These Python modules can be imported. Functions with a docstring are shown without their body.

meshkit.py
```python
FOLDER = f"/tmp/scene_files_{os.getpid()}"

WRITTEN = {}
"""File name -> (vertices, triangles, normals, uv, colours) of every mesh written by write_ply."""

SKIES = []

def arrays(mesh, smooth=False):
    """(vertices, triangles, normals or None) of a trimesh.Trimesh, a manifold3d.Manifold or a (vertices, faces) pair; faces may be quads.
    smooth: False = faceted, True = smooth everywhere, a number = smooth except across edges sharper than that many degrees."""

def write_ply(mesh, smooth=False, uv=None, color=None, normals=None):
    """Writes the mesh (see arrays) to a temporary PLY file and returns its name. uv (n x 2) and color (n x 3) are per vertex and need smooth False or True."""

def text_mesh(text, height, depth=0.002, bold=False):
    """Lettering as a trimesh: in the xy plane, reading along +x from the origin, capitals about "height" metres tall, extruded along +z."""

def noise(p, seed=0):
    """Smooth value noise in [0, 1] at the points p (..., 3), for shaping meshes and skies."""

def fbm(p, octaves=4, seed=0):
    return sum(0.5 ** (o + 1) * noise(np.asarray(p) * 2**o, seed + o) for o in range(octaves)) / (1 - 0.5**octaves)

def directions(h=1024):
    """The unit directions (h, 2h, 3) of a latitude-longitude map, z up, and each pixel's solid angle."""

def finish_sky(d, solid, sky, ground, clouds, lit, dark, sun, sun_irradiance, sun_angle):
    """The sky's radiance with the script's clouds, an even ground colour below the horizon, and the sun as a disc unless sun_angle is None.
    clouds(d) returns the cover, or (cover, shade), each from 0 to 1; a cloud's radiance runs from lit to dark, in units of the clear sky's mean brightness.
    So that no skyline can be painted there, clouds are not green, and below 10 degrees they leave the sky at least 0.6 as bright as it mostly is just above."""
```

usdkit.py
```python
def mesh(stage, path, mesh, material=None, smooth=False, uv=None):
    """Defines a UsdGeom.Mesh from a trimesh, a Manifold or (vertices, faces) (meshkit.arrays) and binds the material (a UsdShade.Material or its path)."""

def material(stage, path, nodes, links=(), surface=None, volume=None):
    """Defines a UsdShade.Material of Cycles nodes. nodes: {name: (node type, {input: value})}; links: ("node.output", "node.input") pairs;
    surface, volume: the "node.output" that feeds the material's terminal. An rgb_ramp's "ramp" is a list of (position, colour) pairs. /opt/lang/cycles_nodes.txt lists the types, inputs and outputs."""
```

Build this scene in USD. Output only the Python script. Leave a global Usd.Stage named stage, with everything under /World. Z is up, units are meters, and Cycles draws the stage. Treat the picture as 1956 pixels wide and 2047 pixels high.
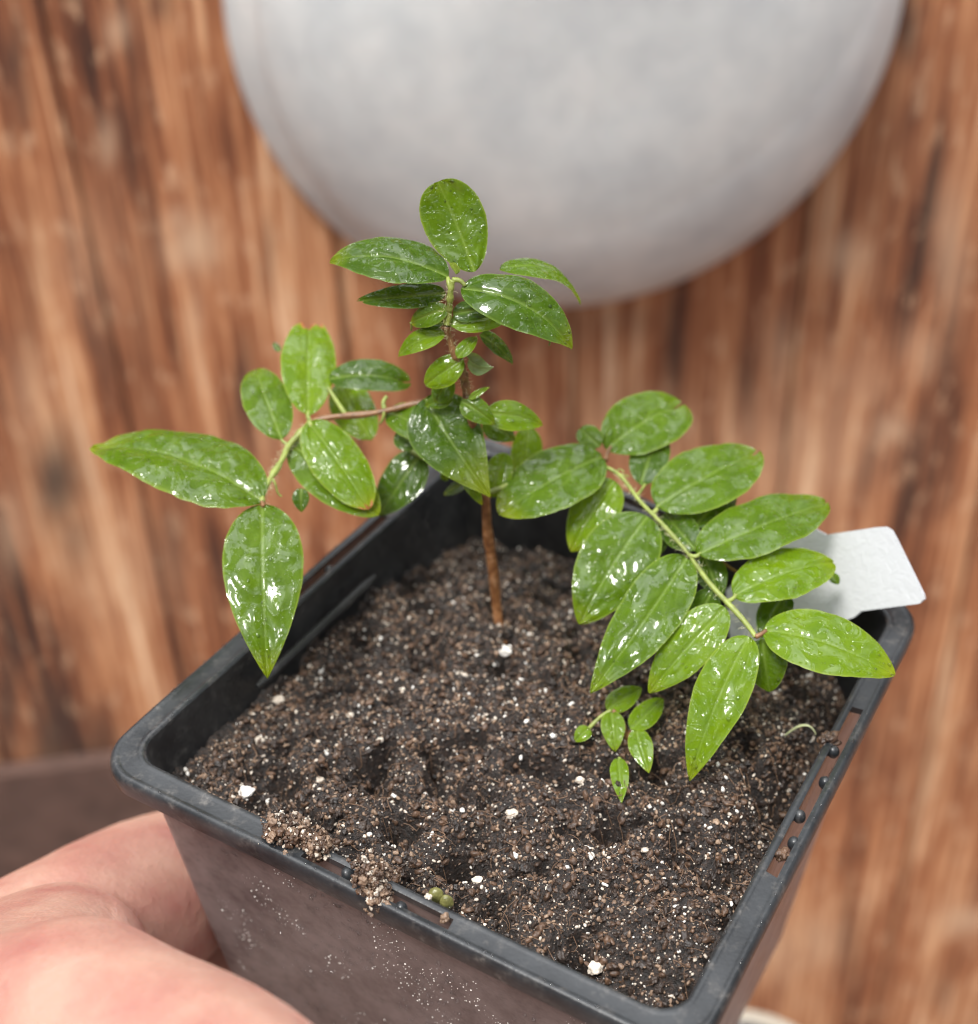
import math, random
import numpy as np, trimesh, usdkit, meshkit
from meshkit import noise, fbm
from pxr import Usd, UsdGeom, UsdLux, UsdShade, Gf, Sdf, Vt
import manifold3d as m3

stage = Usd.Stage.CreateInMemory()
UsdGeom.SetStageUpAxis(stage, UsdGeom.Tokens.z)
UsdGeom.SetStageMetersPerUnit(stage, 1.0)
W = UsdGeom.Xform.Define(stage, '/World')
stage.SetDefaultPrim(W.GetPrim())
UsdGeom.Scope.Define(stage, '/World/Looks')
rng = np.random.default_rng(7)
random.seed(7)

# ------------------------------------------------------------------ camera
F = 2907.7                                        # focal length in pixels of the 1956 px wide photograph
CAM_Z = 0.95
U_ = -np.array([.10, .80, .585]); U_ /= np.linalg.norm(U_)           # world up seen from the camera (x right, y down, z forward)
Y_ = np.array([0, 0, 1.]) - U_[2] * U_; Y_ /= np.linalg.norm(Y_)
X_ = np.cross(Y_, U_)
M = np.stack([X_, Y_, U_])                        # camera axes -> world
CAM = np.array([0, 0, CAM_Z])
cam = UsdGeom.Camera.Define(stage, '/World/camera')
cam.CreateHorizontalApertureAttr(36.0)
cam.CreateFocalLengthAttr(36.0 * F / 1956)
cam.CreateFStopAttr(36.0 * F / 1956 / 3.2)        # an opening of 3.2 mm
cam.CreateFocusDistanceAttr(0.195)
cam.CreateClippingRangeAttr((0.01, 200.0))
cam.CreateExposureAttr(1.26)
xf = np.eye(4); xf[:3, 0] = M @ [1, 0, 0]; xf[:3, 1] = M @ [0, -1, 0]; xf[:3, 2] = M @ [0, 0, -1]; xf[:3, 3] = CAM
UsdGeom.Xformable(cam).AddTransformOp().Set(Gf.Matrix4d(*xf.T.ravel().tolist()))

# ------------------------------------------------------------------ sky and sun (overcast)
SUN_EL, SUN_DIR = math.radians(64), np.array([-0.25, -0.45])
SUN_DIR = np.array([*(SUN_DIR / np.linalg.norm(SUN_DIR) * math.cos(SUN_EL)), math.sin(SUN_EL)])
dome = UsdLux.DomeLight.Define(stage, '/World/sky')
dome.GetPrim().SetCustomDataByKey('kind', 'structure')
sky = usdkit.material(stage, '/World/Looks/sky', {
    "sky": ("sky_texture", {"sky_type": "single_scattering", "sun_disc": False, "sun_elevation": SUN_EL, "sun_rotation": math.atan2(SUN_DIR[0], SUN_DIR[1])}),
    "tc": ("texture_coordinate", {}),
    "sep": ("separate_xyz", {}),
    "grad": ("rgb_ramp", {"ramp": [(0.0, (.17, .17, .17)), (.45, (.17, .17, .17)), (.5, (.20, .20, .20)), (.75, (.42, .42, .42)), (.87, (1.1, 1.1, 1.1)), (.95, (2.9, 2.9, 2.9)), (1, (3.4, 3.4, 3.4))]}),
    "half": ("math", {"math_type": "multiply_add", "value2": 0.5, "value3": 0.5}),
    "n": ("noise_texture", {"scale": 2.4, "detail": 4.0, "roughness": 0.55}),
    "nr": ("rgb_ramp", {"ramp": [(0.33, (.40, .41, .43)), (.62, (1.5, 1.5, 1.5))]}),
    "cl": ("mix", {"mix_type": "multiply", "fac": 1.0}),
    "lum": ("mix", {"mix_type": "multiply", "fac": 1.0, "color2": (9.0, 9.1, 9.3)}),
    "m": ("mix", {"mix_type": "mix", "fac": 0.9}),
    "bg": ("background_shader", {"strength": 0.06})},
    [("tc.generated", "sep.vector"), ("sep.z", "half.value1"), ("half.value", "grad.fac"), ("tc.generated", "n.vector"), ("n.fac", "nr.fac"),
     ("grad.color", "cl.color1"), ("nr.color", "cl.color2"), ("cl.color", "lum.color1"), ("sky.color", "m.color1"), ("lum.color", "m.color2"), ("m.color", "bg.color")], surface="bg.background")
UsdShade.MaterialBindingAPI.Apply(dome.GetPrim()).Bind(sky)
sun = UsdLux.DistantLight.Define(stage, '/World/sun')
sun.CreateIntensityAttr(0.4); sun.CreateAngleAttr(14.0); sun.CreateNormalizeAttr(True); sun.CreateColorAttr(Gf.Vec3f(1, .97, .92))
z = SUN_DIR; x = np.cross([0, 1, 0], z); x /= np.linalg.norm(x); y = np.cross(z, x)
sx = np.eye(4); sx[:3, 0] = x; sx[:3, 1] = y; sx[:3, 2] = z
UsdGeom.Xformable(sun).AddTransformOp().Set(Gf.Matrix4d(*sx.T.ravel().tolist()))

# ------------------------------------------------------------------ frames of reference
RM = np.array([[.85148828, .52422437, -.01251114], [.31488608, -.53025109, -.7871979], [-.41930236, .6663502, -.61657354]])
TV = np.array([.00771218, .02432067, .21891444])  # centre of the pot's rim, camera axes
PX, PY, PN = RM.T

def w(q):                                         # camera axes -> world
    return np.asarray(q) @ M.T + CAM

def ray(x, y):
    return np.array([(x - 978) / F, (y - 1023.5) / F, 1.0])

def pot_to_world(l):
    l = np.asarray(l, float)
    return w(TV + l @ RM.T)

def P(x, y, h):                                   # the point at height h (mm) over the rim's plane that stands behind a pixel
    r = ray(x, y)
    return w(r * (((TV + h / 1000 * PN) @ PN) / (r @ PN)))

def PD(x, y, d):                                  # ... at distance d (m) from the camera plane
    return w(ray(x, y) * d)

POT_UP = M @ PN                                   # the pot leans a little in the hand
WALL_Y = 0.5
def PW(x, y, gap=0.0):                            # on the plank wall
    d = M @ ray(x, y)
    return CAM + d * ((WALL_Y - gap) / d[1])

def to_px(p):
    q = (np.asarray(p) - CAM) @ M
    return np.stack([978 + F * q[..., 0] / q[..., 2], 1023.5 + F * q[..., 1] / q[..., 2]], -1)

# ------------------------------------------------------------------ helpers
used = {}
def free(path):
    k = used.get(path, 0); used[path] = k + 1
    return path if k == 0 else f"{path}_{k:03d}"

def tag(prim, label=None, cat=None, group=None, kind=None):
    p = prim.GetPrim() if hasattr(prim, 'GetPrim') else prim
    for k, v in (('label', label), ('category', cat), ('group', group), ('kind', kind)):
        if v: p.SetCustomDataByKey(k, v)
    return p

def thing(name, label, cat, group=None, kind=None, at=(0, 0, 0)):
    x = UsdGeom.Xform.Define(stage, free('/World/' + name))
    x.AddTranslateOp().Set(Gf.Vec3d(*map(float, at)))
    x.GetPrim().SetCustomDataByKey('_', '')
    x.GetPrim().ClearCustomDataByKey('_')
    ORIGIN[str(x.GetPath())] = np.asarray(at, float)
    return tag(x, label, cat, group, kind)
ORIGIN = {}

def origin_of(path):
    while path and path != '/':
        if path in ORIGIN: return ORIGIN[path]
        path = path.rpartition('/')[0]
    return np.zeros(3)

def part(name, mesh, mat, parent=None, smooth=35, attrs=None, uv=None):
    base = str(parent.GetPath()) if parent is not None else '/World'
    path = free(base + '/' + name)
    if attrs is not None or uv is not None:
        smooth = True if smooth else False
    v, f, n = meshkit.arrays(mesh, smooth)
    v = v - origin_of(base)
    m = usdkit.mesh(stage, path, (v, f), mat)
    if n is not None:
        m.CreateNormalsAttr(Vt.Vec3fArray.FromNumpy(n.astype(np.float32))); m.SetNormalsInterpolation('vertex')
    for k, a in (attrs or {}).items():
        pv = UsdGeom.PrimvarsAPI(m).CreatePrimvar(k, Sdf.ValueTypeNames.Color3fArray, 'vertex')
        pv.Set(Vt.Vec3fArray.FromNumpy(np.asarray(a, np.float32)))
    return m.GetPrim()

def tube(pts, rad, n=10, cap=True):
    pts = np.asarray(pts, float); rad = np.broadcast_to(np.asarray(rad, float), (len(pts),))
    tan = np.gradient(pts, axis=0); tan /= np.linalg.norm(tan, axis=1)[:, None]
    up = np.array([.31, .77, .55]); a = np.cross(tan[0], up); a /= np.linalg.norm(a)
    V = []
    for p, t_, r in zip(pts, tan, rad):
        a = a - (a @ t_) * t_; a /= np.linalg.norm(a); b = np.cross(t_, a)
        th = np.linspace(0, 2 * np.pi, n, endpoint=False)
        V.append(p + r * (np.cos(th)[:, None] * a + np.sin(th)[:, None] * b))
    V = np.concatenate(V); Fc = []
    for i in range(len(pts) - 1):
        for j in range(n):
            q = [i * n + j, i * n + (j + 1) % n, (i + 1) * n + (j + 1) % n, (i + 1) * n + j]
            Fc += [[q[0], q[1], q[2]], [q[0], q[2], q[3]]]
    if cap:
        k = len(V); V = np.vstack([V, pts[0], pts[-1]])
        for j in range(n):
            Fc += [[k, (j + 1) % n, j], [k + 1, (len(pts) - 1) * n + j, (len(pts) - 1) * n + (j + 1) % n]]
    return V, np.array(Fc)

def spline(pts, n):
    pts = np.asarray(pts, float)
    from scipy.interpolate import make_interp_spline
    s = np.r_[0, np.cumsum(np.linalg.norm(np.diff(pts, axis=0), axis=1))]
    return make_interp_spline(s, pts, k=min(3, len(pts) - 1))(np.linspace(0, s[-1], n))

def grid_faces(nu, nv, wrap=False):
    i, j = np.meshgrid(np.arange(nu - 1), np.arange(nv if wrap else nv - 1), indexing='ij')
    a = i * nv + j; b = i * nv + (j + 1) % nv; c = (i + 1) * nv + (j + 1) % nv; d = (i + 1) * nv + j
    return np.vstack([np.stack([a, b, c], -1).reshape(-1, 3), np.stack([a, c, d], -1).reshape(-1, 3)])

def concat(parts):
    V, Fc, n = [], [], 0
    for v, f in parts:
        V.append(v); Fc.append(np.asarray(f) + n); n += len(v)
    return np.vstack(V), np.vstack(Fc)

def lump(center, r, seed, sub=2, rough=.35, squash=(1, 1, 1)):
    m = trimesh.creation.icosphere(subdivisions=sub)
    v = np.array(m.vertices)
    d = 1 + rough * 2 * (fbm(v * 1.6 + seed * 3.7, 3, seed) - .5)
    return v * d[:, None] * r * np.asarray(squash) + center, np.array(m.faces)

def mat(name, nodes, links=(), surface="p.BSDF"):
    return usdkit.material(stage, '/World/Looks/' + name, nodes, links, surface=surface)

def simple(name, color, rough=.5, bump=None, vary=.25, scale=400., **kw):
    a = tuple(c * (1 - vary) for c in color); b = tuple(min(1, c * (1 + vary)) for c in color)
    nodes = {"g": ("geometry", {}), "n": ("noise_texture", {"scale": scale, "detail": 4.0}), "r": ("rgb_ramp", {"ramp": [(.3, a), (.7, b)]}),
             "p": ("principled_bsdf", {"roughness": rough, **kw})}
    links = [("g.position", "n.vector"), ("n.fac", "r.fac"), ("r.color", "p.base_color")]
    if bump:
        nodes["b"] = ("bump", {"strength": 1.0, "distance": bump}); links += [("n.fac", "b.height"), ("b.normal", "p.normal")]
    return mat(name, nodes, links)

# ------------------------------------------------------------------ ground and plank wall
M_ground = simple('ground', (.13, .075, .055), .8, bump=.004, scale=30.)
gx = np.linspace(-1, 1, 41); gg = np.stack(np.meshgrid(gx, gx, indexing='ij'), -1).reshape(-1, 2)
gg = np.sign(gg) * np.abs(gg) ** 2.5 * 15
gv = np.c_[gg, 0.004 * (fbm(np.c_[gg * 6, gg[:, :1]], 3, 5) - .5)]
ground = part('ground', (gv, grid_faces(41, 41)), M_ground, smooth=True)
tag(ground, 'dusky red-brown ground at the foot of the plank wall', 'ground', kind='structure')

def wood_material():
    nodes = {
        "g": ("geometry", {}), "oi": ("attribute", {"attribute": "look"}), "sep": ("separate_color", {}),
        "rot": ("mapping", {"rotation": (0., -.07, 0.)}), "m1": ("mapping", {"scale": (26., 26., 5.)}), "n1": ("noise_texture", {"scale": 1.0, "detail": 5.0, "roughness": .6, "distortion": .4}),
        "m2": ("mapping", {"scale": (260., 60., 8.)}), "n2": ("noise_texture", {"scale": 1.0, "detail": 4.0, "roughness": .65, "distortion": .3}),
        "m3": ("mapping", {"scale": (170., 60., 60.)}), "n3": ("noise_texture", {"scale": 1.0, "detail": 5.0, "roughness": .6}),
        "add": ("math", {"math_type": "multiply_add", "value2": .5}), "half": ("math", {"math_type": "multiply", "value2": .5}),
        "off": ("math", {"math_type": "add"}),
        "ramp": ("rgb_ramp", {"ramp": [(.34, (.013, .005, .003)), (.41, (.095, .029, .012)), (.47, (.25, .086, .034)), (.525, (.385, .160, .070)), (.57, (.54, .28, .140)), (.64, (.72, .48, .305))]}),
        "pr": ("rgb_ramp", {"ramp": [(.56, (0, 0, 0)), (.66, (1, 1, 1))]}), "patch": ("mix", {"mix_type": "mix", "color2": (.56, .34, .20)}),
        "pf": ("math", {"math_type": "multiply", "value2": .7}),
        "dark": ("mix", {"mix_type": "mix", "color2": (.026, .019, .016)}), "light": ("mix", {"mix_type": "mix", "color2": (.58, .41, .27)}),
        "bump": ("bump", {"strength": .8, "distance": .002}), "p": ("principled_bsdf", {"roughness": .75})}
    links = [("g.position", "rot.vector"), ("rot.vector", "m1.vector"), ("rot.vector", "m2.vector"), ("rot.vector", "m3.vector"), ("m1.vector", "n1.vector"), ("m2.vector", "n2.vector"), ("m3.vector", "n3.vector"),
             ("n1.fac", "half.value1"), ("n2.fac", "add.value1"), ("half.value", "add.value3"), ("oi.color", "sep.color"), ("add.value", "off.value1"), ("sep.b", "off.value2"), ("off.value", "ramp.fac"),
             ("n3.fac", "pr.fac"), ("pr.color", "pf.value1"), ("pf.value", "patch.fac"), ("ramp.color", "patch.color1"),
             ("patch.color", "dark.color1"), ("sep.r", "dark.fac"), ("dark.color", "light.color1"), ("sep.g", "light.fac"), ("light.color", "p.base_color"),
             ("n2.fac", "bump.height"), ("bump.normal", "p.normal")]
    return mat('weathered_wood', nodes, links)
M_wood = wood_material()

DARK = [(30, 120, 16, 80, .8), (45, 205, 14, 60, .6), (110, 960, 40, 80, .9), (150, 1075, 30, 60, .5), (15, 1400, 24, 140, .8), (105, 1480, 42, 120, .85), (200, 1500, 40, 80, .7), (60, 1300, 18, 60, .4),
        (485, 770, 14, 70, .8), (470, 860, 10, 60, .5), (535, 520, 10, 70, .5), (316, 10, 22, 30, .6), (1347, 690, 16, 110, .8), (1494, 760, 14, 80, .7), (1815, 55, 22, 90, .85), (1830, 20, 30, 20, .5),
        (350, 1080, 22, 90, .4), (1700, 1880, 18, 110, .4), (1240, 640, 90, 40, .35), (1890, 1980, 20, 40, .35), (1660, 640, 30, 60, .25), (1760, 590, 22, 40, .3), (270, 130, 18, 180, .25), (285, 620, 20, 260, .28), (300, 780, 22, 120, .2), (1790, 260, 110, 200, .3), (1640, 420, 50, 120, .3), (620, 320, 60, 120, .2), (1000, 760, 60, 40, .2), (1700, 1500, 160, 90, .25), (1620, 1250, 40, 160, .15), (60, 640, 20, 160, .3), (1130, 660, 120, 40, .3)]  # wide flat patches just below the aluminium pot paint its shadow on the boards
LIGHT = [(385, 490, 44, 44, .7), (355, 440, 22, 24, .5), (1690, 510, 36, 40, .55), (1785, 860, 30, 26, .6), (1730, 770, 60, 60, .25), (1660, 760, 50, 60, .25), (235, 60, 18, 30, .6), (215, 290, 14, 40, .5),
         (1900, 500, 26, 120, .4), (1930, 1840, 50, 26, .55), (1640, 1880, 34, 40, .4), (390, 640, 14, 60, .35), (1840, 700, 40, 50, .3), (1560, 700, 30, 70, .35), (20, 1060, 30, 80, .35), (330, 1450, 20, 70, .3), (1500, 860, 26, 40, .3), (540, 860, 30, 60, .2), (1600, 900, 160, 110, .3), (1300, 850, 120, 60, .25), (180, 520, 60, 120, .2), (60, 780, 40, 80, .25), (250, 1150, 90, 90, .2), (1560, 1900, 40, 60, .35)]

wall = thing('plank_wall', 'weathered red-brown plank wall behind the potted plant', 'wall', at=(0, WALL_Y, 0))
xk, ZREF = PW(225, 700)[0], PW(225, 700)[2]
pitch = .0895
k0 = -8
TOP = CAM_Z + .06
for k in range(k0, 9):
    x0, x1 = xk + k * pitch + .00008, xk + (k + 1) * pitch - .00008
    nx, nz = (30, 300) if -3 <= k <= 5 else (6, 40)
    uu = np.linspace(0, 1, nx); zz = np.linspace(.003 + .004 * rng.random(), TOP - .02 * rng.random(), nz)
    xx = x0 + (x1 - x0) * uu
    A, B = np.meshgrid(xx, zz, indexing='ij')
    edge = np.minimum(uu, 1 - uu)[:, None] * (x1 - x0)
    prof = .0004 * np.exp(-edge / .0008) + np.zeros_like(A)
    A = A + .07 * (B - ZREF)
    q = np.stack([(A - .07 * B) * 140, B * 6, np.full_like(A, k * 9.7)], -1)
    proud = .0003 * (rng.random() - .5)
    Yv = WALL_Y + proud + prof + .0012 * (fbm(q, 4, 3) - .5)
    front = np.stack([A, Yv, B], -1).reshape(-1, 3)
    px = to_px(front)
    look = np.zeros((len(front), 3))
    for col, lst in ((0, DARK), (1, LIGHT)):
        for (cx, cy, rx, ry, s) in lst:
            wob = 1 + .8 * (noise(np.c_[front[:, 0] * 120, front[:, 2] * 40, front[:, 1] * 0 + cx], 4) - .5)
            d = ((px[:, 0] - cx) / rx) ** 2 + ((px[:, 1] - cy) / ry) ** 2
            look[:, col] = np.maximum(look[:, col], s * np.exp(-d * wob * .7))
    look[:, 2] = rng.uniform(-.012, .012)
    # board: front grid plus a plain back and sides
    n0 = len(front); back = front.copy(); back[:, 1] = WALL_Y + .022
    fr = grid_faces(nx, nz)
    idx = np.arange(n0).reshape(nx, nz)
    loop = np.concatenate([idx[:, 0], idx[-1, 1:], idx[-2::-1, -1], idx[0, -2:0:-1]])
    nxt = np.roll(loop, -1)
    side = np.vstack([np.stack([loop, nxt, nxt + n0], 1), np.stack([loop, nxt + n0, loop + n0], 1)])
    corners = [idx[0, 0] + n0, idx[-1, 0] + n0, idx[-1, -1] + n0, idx[0, -1] + n0]
    faces = np.vstack([fr[:, ::-1] if False else fr, side[:, ::-1], fr[:, ::-1] + n0])
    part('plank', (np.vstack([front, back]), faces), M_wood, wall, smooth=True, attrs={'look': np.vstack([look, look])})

# ------------------------------------------------------------------ aluminium pot hanging on the wall
def alu():
    nodes = {"g": ("geometry", {}), "n": ("noise_texture", {"scale": 42., "detail": 5.0, "roughness": .6}), "n2": ("noise_texture", {"scale": 160., "detail": 3.0}),
             "r": ("rgb_ramp", {"ramp": [(.3, (.42, .44, .45)), (.5, (.49, .51, .51)), (.7, (.565, .575, .565))]}),
             "rr": ("rgb_ramp", {"ramp": [(.35, (.58, .58, .58)), (.65, (.76, .76, .76))]}),
             "b": ("bump", {"strength": .2, "distance": .0003}), "p": ("principled_bsdf", {"metallic": .25, "roughness": .5})}
    return mat('dull_aluminium', nodes, [("g.position", "n.vector"), ("g.position", "n2.vector"), ("n.fac", "r.fac"), ("r.color", "p.base_color"), ("n2.fac", "rr.fac"), ("rr.color", "p.roughness"), ("n.fac", "b.height"), ("b.normal", "p.normal")])
M_alu = alu()
PAN = np.array([.0478, WALL_Y, CAM_Z - .1520])
pan = thing('aluminium_pot', 'big round dull aluminium cooking pot hanging on the plank wall, bottom facing out', 'cooking pot', at=PAN)
R, taper, hh, rc, rz = .1138, .0700, .0630, .0450, 1.80
prof = [(R - .006, .0035), (R - .0015, .0028), (R + .0012, .0045), (R + .0012, .0065), (R - .0005, .0082)]
prof += [(R * (1 - taper * s) - .0008, s * (hh - rc) + .009 * (1 - s)) for s in np.linspace(.1, 1, 6)]
prof += [(R * (1 - taper) - .0012, hh - rc + .0005), (R * (1 - taper) - .0022, hh - rc + .0012)]
prof += [(R * (1 - taper) - .0016 - rc * rz * (1 - math.cos(a)), hh - rc + rc * math.sin(a)) for a in np.linspace(.05, math.pi / 2, 26)] + [(.008, hh + .0004), (0.0002, hh + .0005)]
prof = [(R - .008, .0036)] + prof
th = np.linspace(0, 2 * np.pi, 160, endpoint=False)
pv = []
for r, d in prof:
    wob = 0.0 * (noise(np.c_[np.cos(th) * r * 25, np.sin(th) * r * 25, np.full(len(th), d * 20)], 9) - .5)
    pv.append(np.stack([PAN[0] + (r + wob) * np.cos(th), np.full(len(th), WALL_Y - d) + wob, PAN[2] + (r + wob) * np.sin(th)], -1))
# inner wall, so that the pot is a hollow shell
for r, d in [(.01, hh - .002), (R * (1 - taper) - rc * rz * .5, hh - rc * .3), (R * (1 - taper) - .004, hh - rc), (R - .008, .0036)][::1]:
    pv.append(np.stack([PAN[0] + r * np.cos(th), np.full(len(th), WALL_Y - d), PAN[2] + r * np.sin(th)], -1))
part('body', (np.concatenate(pv[:len(prof)]), grid_faces(len(prof), 160, True)), M_alu, pan, smooth=True)
part('inner_wall', (np.concatenate(pv[len(prof):]), grid_faces(4, 160, True)), M_alu, pan, smooth=60)
hook = spline([PAN + [0, -.004, R + .002], PAN + [.002, -.012, R + .016], PAN + [0, -.006, R + .026], PAN + [0, .004, R + .026]], 14)
part('hanging_hook', tube(hook, .0022), M_alu, pan)

# ------------------------------------------------------------------ plant pot
C4 = np.array([[-45.9, -48.3], [-43.799, 48.819], [44.633, 44.150], [47.404, -45.969]]) / 1000
def quad(u, v):
    u = np.asarray(u)[..., None]; v = np.asarray(v)[..., None]
    return ((1 - u) * (1 - v) * C4[0] + (1 - u) * (1 + v) * C4[1] + (1 + u) * (1 + v) * C4[2] + (1 + u) * (1 - v) * C4[3]) / 4
def uvz(u, v, zmm):
    q = quad(u, v); return pot_to_world(np.concatenate([q, np.broadcast_to(np.asarray(zmm, float) / 1000, q.shape[:-1])[..., None]], -1))

RC = .145
def outline(s, r=RC, n=56, nc=14):
    """Rounded square of half width s: points, and for each the side it is on (0 right, 1 back, 2 left, 3 front, -1 corner) and the place along that side."""
    pts, side, along = [], [], []
    rr = max(.02, r - (1 - s) * .6)
    for k in range(4):
        a0 = k * math.pi / 2
        c, sn = math.cos(a0), math.sin(a0)
        for q in np.linspace(-1, 1, n):
            p = (s, q * (s - rr)); pts.append((c * p[0] - sn * p[1], sn * p[0] + c * p[1])); side.append(k); along.append(q)
        for a in np.linspace(0, math.pi / 2, nc + 2)[1:-1]:
            p = (s - rr + rr * math.cos(a), s - rr + rr * math.sin(a)); pts.append((c * p[0] - sn * p[1], sn * p[0] + c * p[1])); side.append(-1); along.append(0)
    return np.array(pts), np.array(side), np.array(along)
_, SIDE, ALONG = outline(1)
NP = len(SIDE)
def bow(s):                                       # the sides of a soft pot bow: the flange's inner part a little more
    return 1.0
def ring(s, zmm, wave=0.0):
    o, _, al = outline(s)
    z = np.full(len(o), float(zmm)) + wave * (fbm(np.c_[o * 3, np.full(len(o), s)], 2, 12) - .5)
    return uvz(o[:, 0], o[:, 1], z)
SLOT = {0: (-.42, .52), 1: (-.45, .45), 2: (-.5, .42), 3: (-.30, .34)}       # each side of the flange has a long slot
# inner lip, flange, skirt, and the outer wall below
section = [(.81, -44), (.855, -30), (.878, -16), (.895, -7), (.903, -2.6), (.907, -.9), (.911, -.25), (.916, .06), (.923, .14), (.931, .08),   # inner wall and the lip round its top (last: inner edge of the slot)
           (.936, -.05), (.972, -.08), (.979, -.03),                                                                                      # floor of the flange that the slots cut
           (.986, .10), (.994, .02), (1.0, -.35), (1.004, -.9), (1.003, -2.2), (.999, -3.4), (.992, -3.6),                                  # outer ridge and skirt
           (.984, -3.2), (.980, -1.6), (.975, -1.15), (.935, -1.2), (.925, -1.6), (.918, -4.5), (.905, -12), (.86, -34), (.80, -62), (.765, -80), (.74, -83), (.60, -83.2), (.0, -82.8)]
rings = [ring(s, z_, .5 if i < 24 else .2) for i, (s, z_) in enumerate(section)]
V = np.concatenate(rings); ns = len(section)
fc = grid_faces(ns, NP, True)
seg = np.r_[np.repeat(np.arange(ns - 1), NP), np.repeat(np.arange(ns - 1), NP)]
col = np.r_[np.tile(np.arange(NP), ns - 1), np.tile(np.arange(NP), ns - 1)]
in_slot = np.zeros(NP, bool)
for k, (a, b) in SLOT.items():
    in_slot |= (SIDE == k) & (ALONG > a) & (ALONG < b)
in_slot_f = in_slot & np.roll(in_slot, -1)
floor_top, floor_bot = 10, 22                     # strip (.936-.972) above, strip (.975-.935) below
cut = in_slot_f[col] & ((seg == floor_top) | (seg == floor_bot))
keep = fc[~cut]
# the slot's own side walls
extra = []
for (i, j) in ((10, 23), (11, 22)):
    for c in np.nonzero(in_slot_f)[0]:
        d = (c + 1) % NP
        q = [i * NP + c, i * NP + d, j * NP + d, j * NP + c]
        extra += [[q[0], q[1], q[2]], [q[0], q[2], q[3]]]
ends = [c for c in range(NP) if in_slot_f[c] != in_slot_f[c - 1]]
for c in ends:
    q = [10 * NP + c, 11 * NP + c, 22 * NP + c, 23 * NP + c]
    extra += [[q[0], q[1], q[2]], [q[0], q[2], q[3]]]
keep = np.vstack([keep, np.array(extra)])
def plastic(name, base, hi, rough, coat=0.0, dust=(.13, .125, .12)):
    nodes = {"g": ("geometry", {}), "n": ("noise_texture", {"scale": 130., "detail": 6.0, "roughness": .62}), "f": ("noise_texture", {"scale": 1900., "detail": 2.0}),
             "s": ("noise_texture", {"scale": 420., "detail": 6.0, "roughness": .7}), "sr": ("rgb_ramp", {"ramp": [(.52, (0, 0, 0)), (.62, (.22, .22, .22)), (.72, (.8, .8, .8))]}),
             "r": ("rgb_ramp", {"ramp": [(.35, base), (.68, hi)]}), "d": ("mix", {"mix_type": "mix", "color2": dust}),
             "rr": ("rgb_ramp", {"ramp": [(.3, (rough - .08,) * 3), (.7, (rough + .12,) * 3)]}),
             "b": ("bump", {"strength": .25, "distance": .00012}), "p": ("principled_bsdf", {"specular_ior_level": .5, "coat_weight": coat, "coat_roughness": .12})}
    return mat(name, nodes, [("g.position", "n.vector"), ("g.position", "f.vector"), ("g.position", "s.vector"), ("n.fac", "r.fac"), ("r.color", "d.color1"), ("s.fac", "sr.fac"), ("sr.color", "d.fac"), ("d.color", "p.base_color"),
                             ("n.fac", "rr.fac"), ("rr.color", "p.roughness"), ("f.fac", "b.height"), ("b.normal", "p.normal")])
M_rim = plastic('rim_plastic', (.008, .0088, .0098), (.025, .0275, .030), .30, dust=(.12, .11, .10))
M_in = plastic('inner_plastic', (.006, .006, .0065), (.015, .015, .0148), .42, dust=(.05, .048, .045))
M_out = plastic('outer_plastic', (.085, .064, .062), (.170, .132, .126), .30, dust=(.035, .03, .03))
plant_pot = thing('plant_pot', 'square black plastic nursery pot with a wide lip, held up by the hand', 'plant pot', at=pot_to_world([0, 0, -.083]))
used_v = lambda f: np.unique(f)
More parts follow.
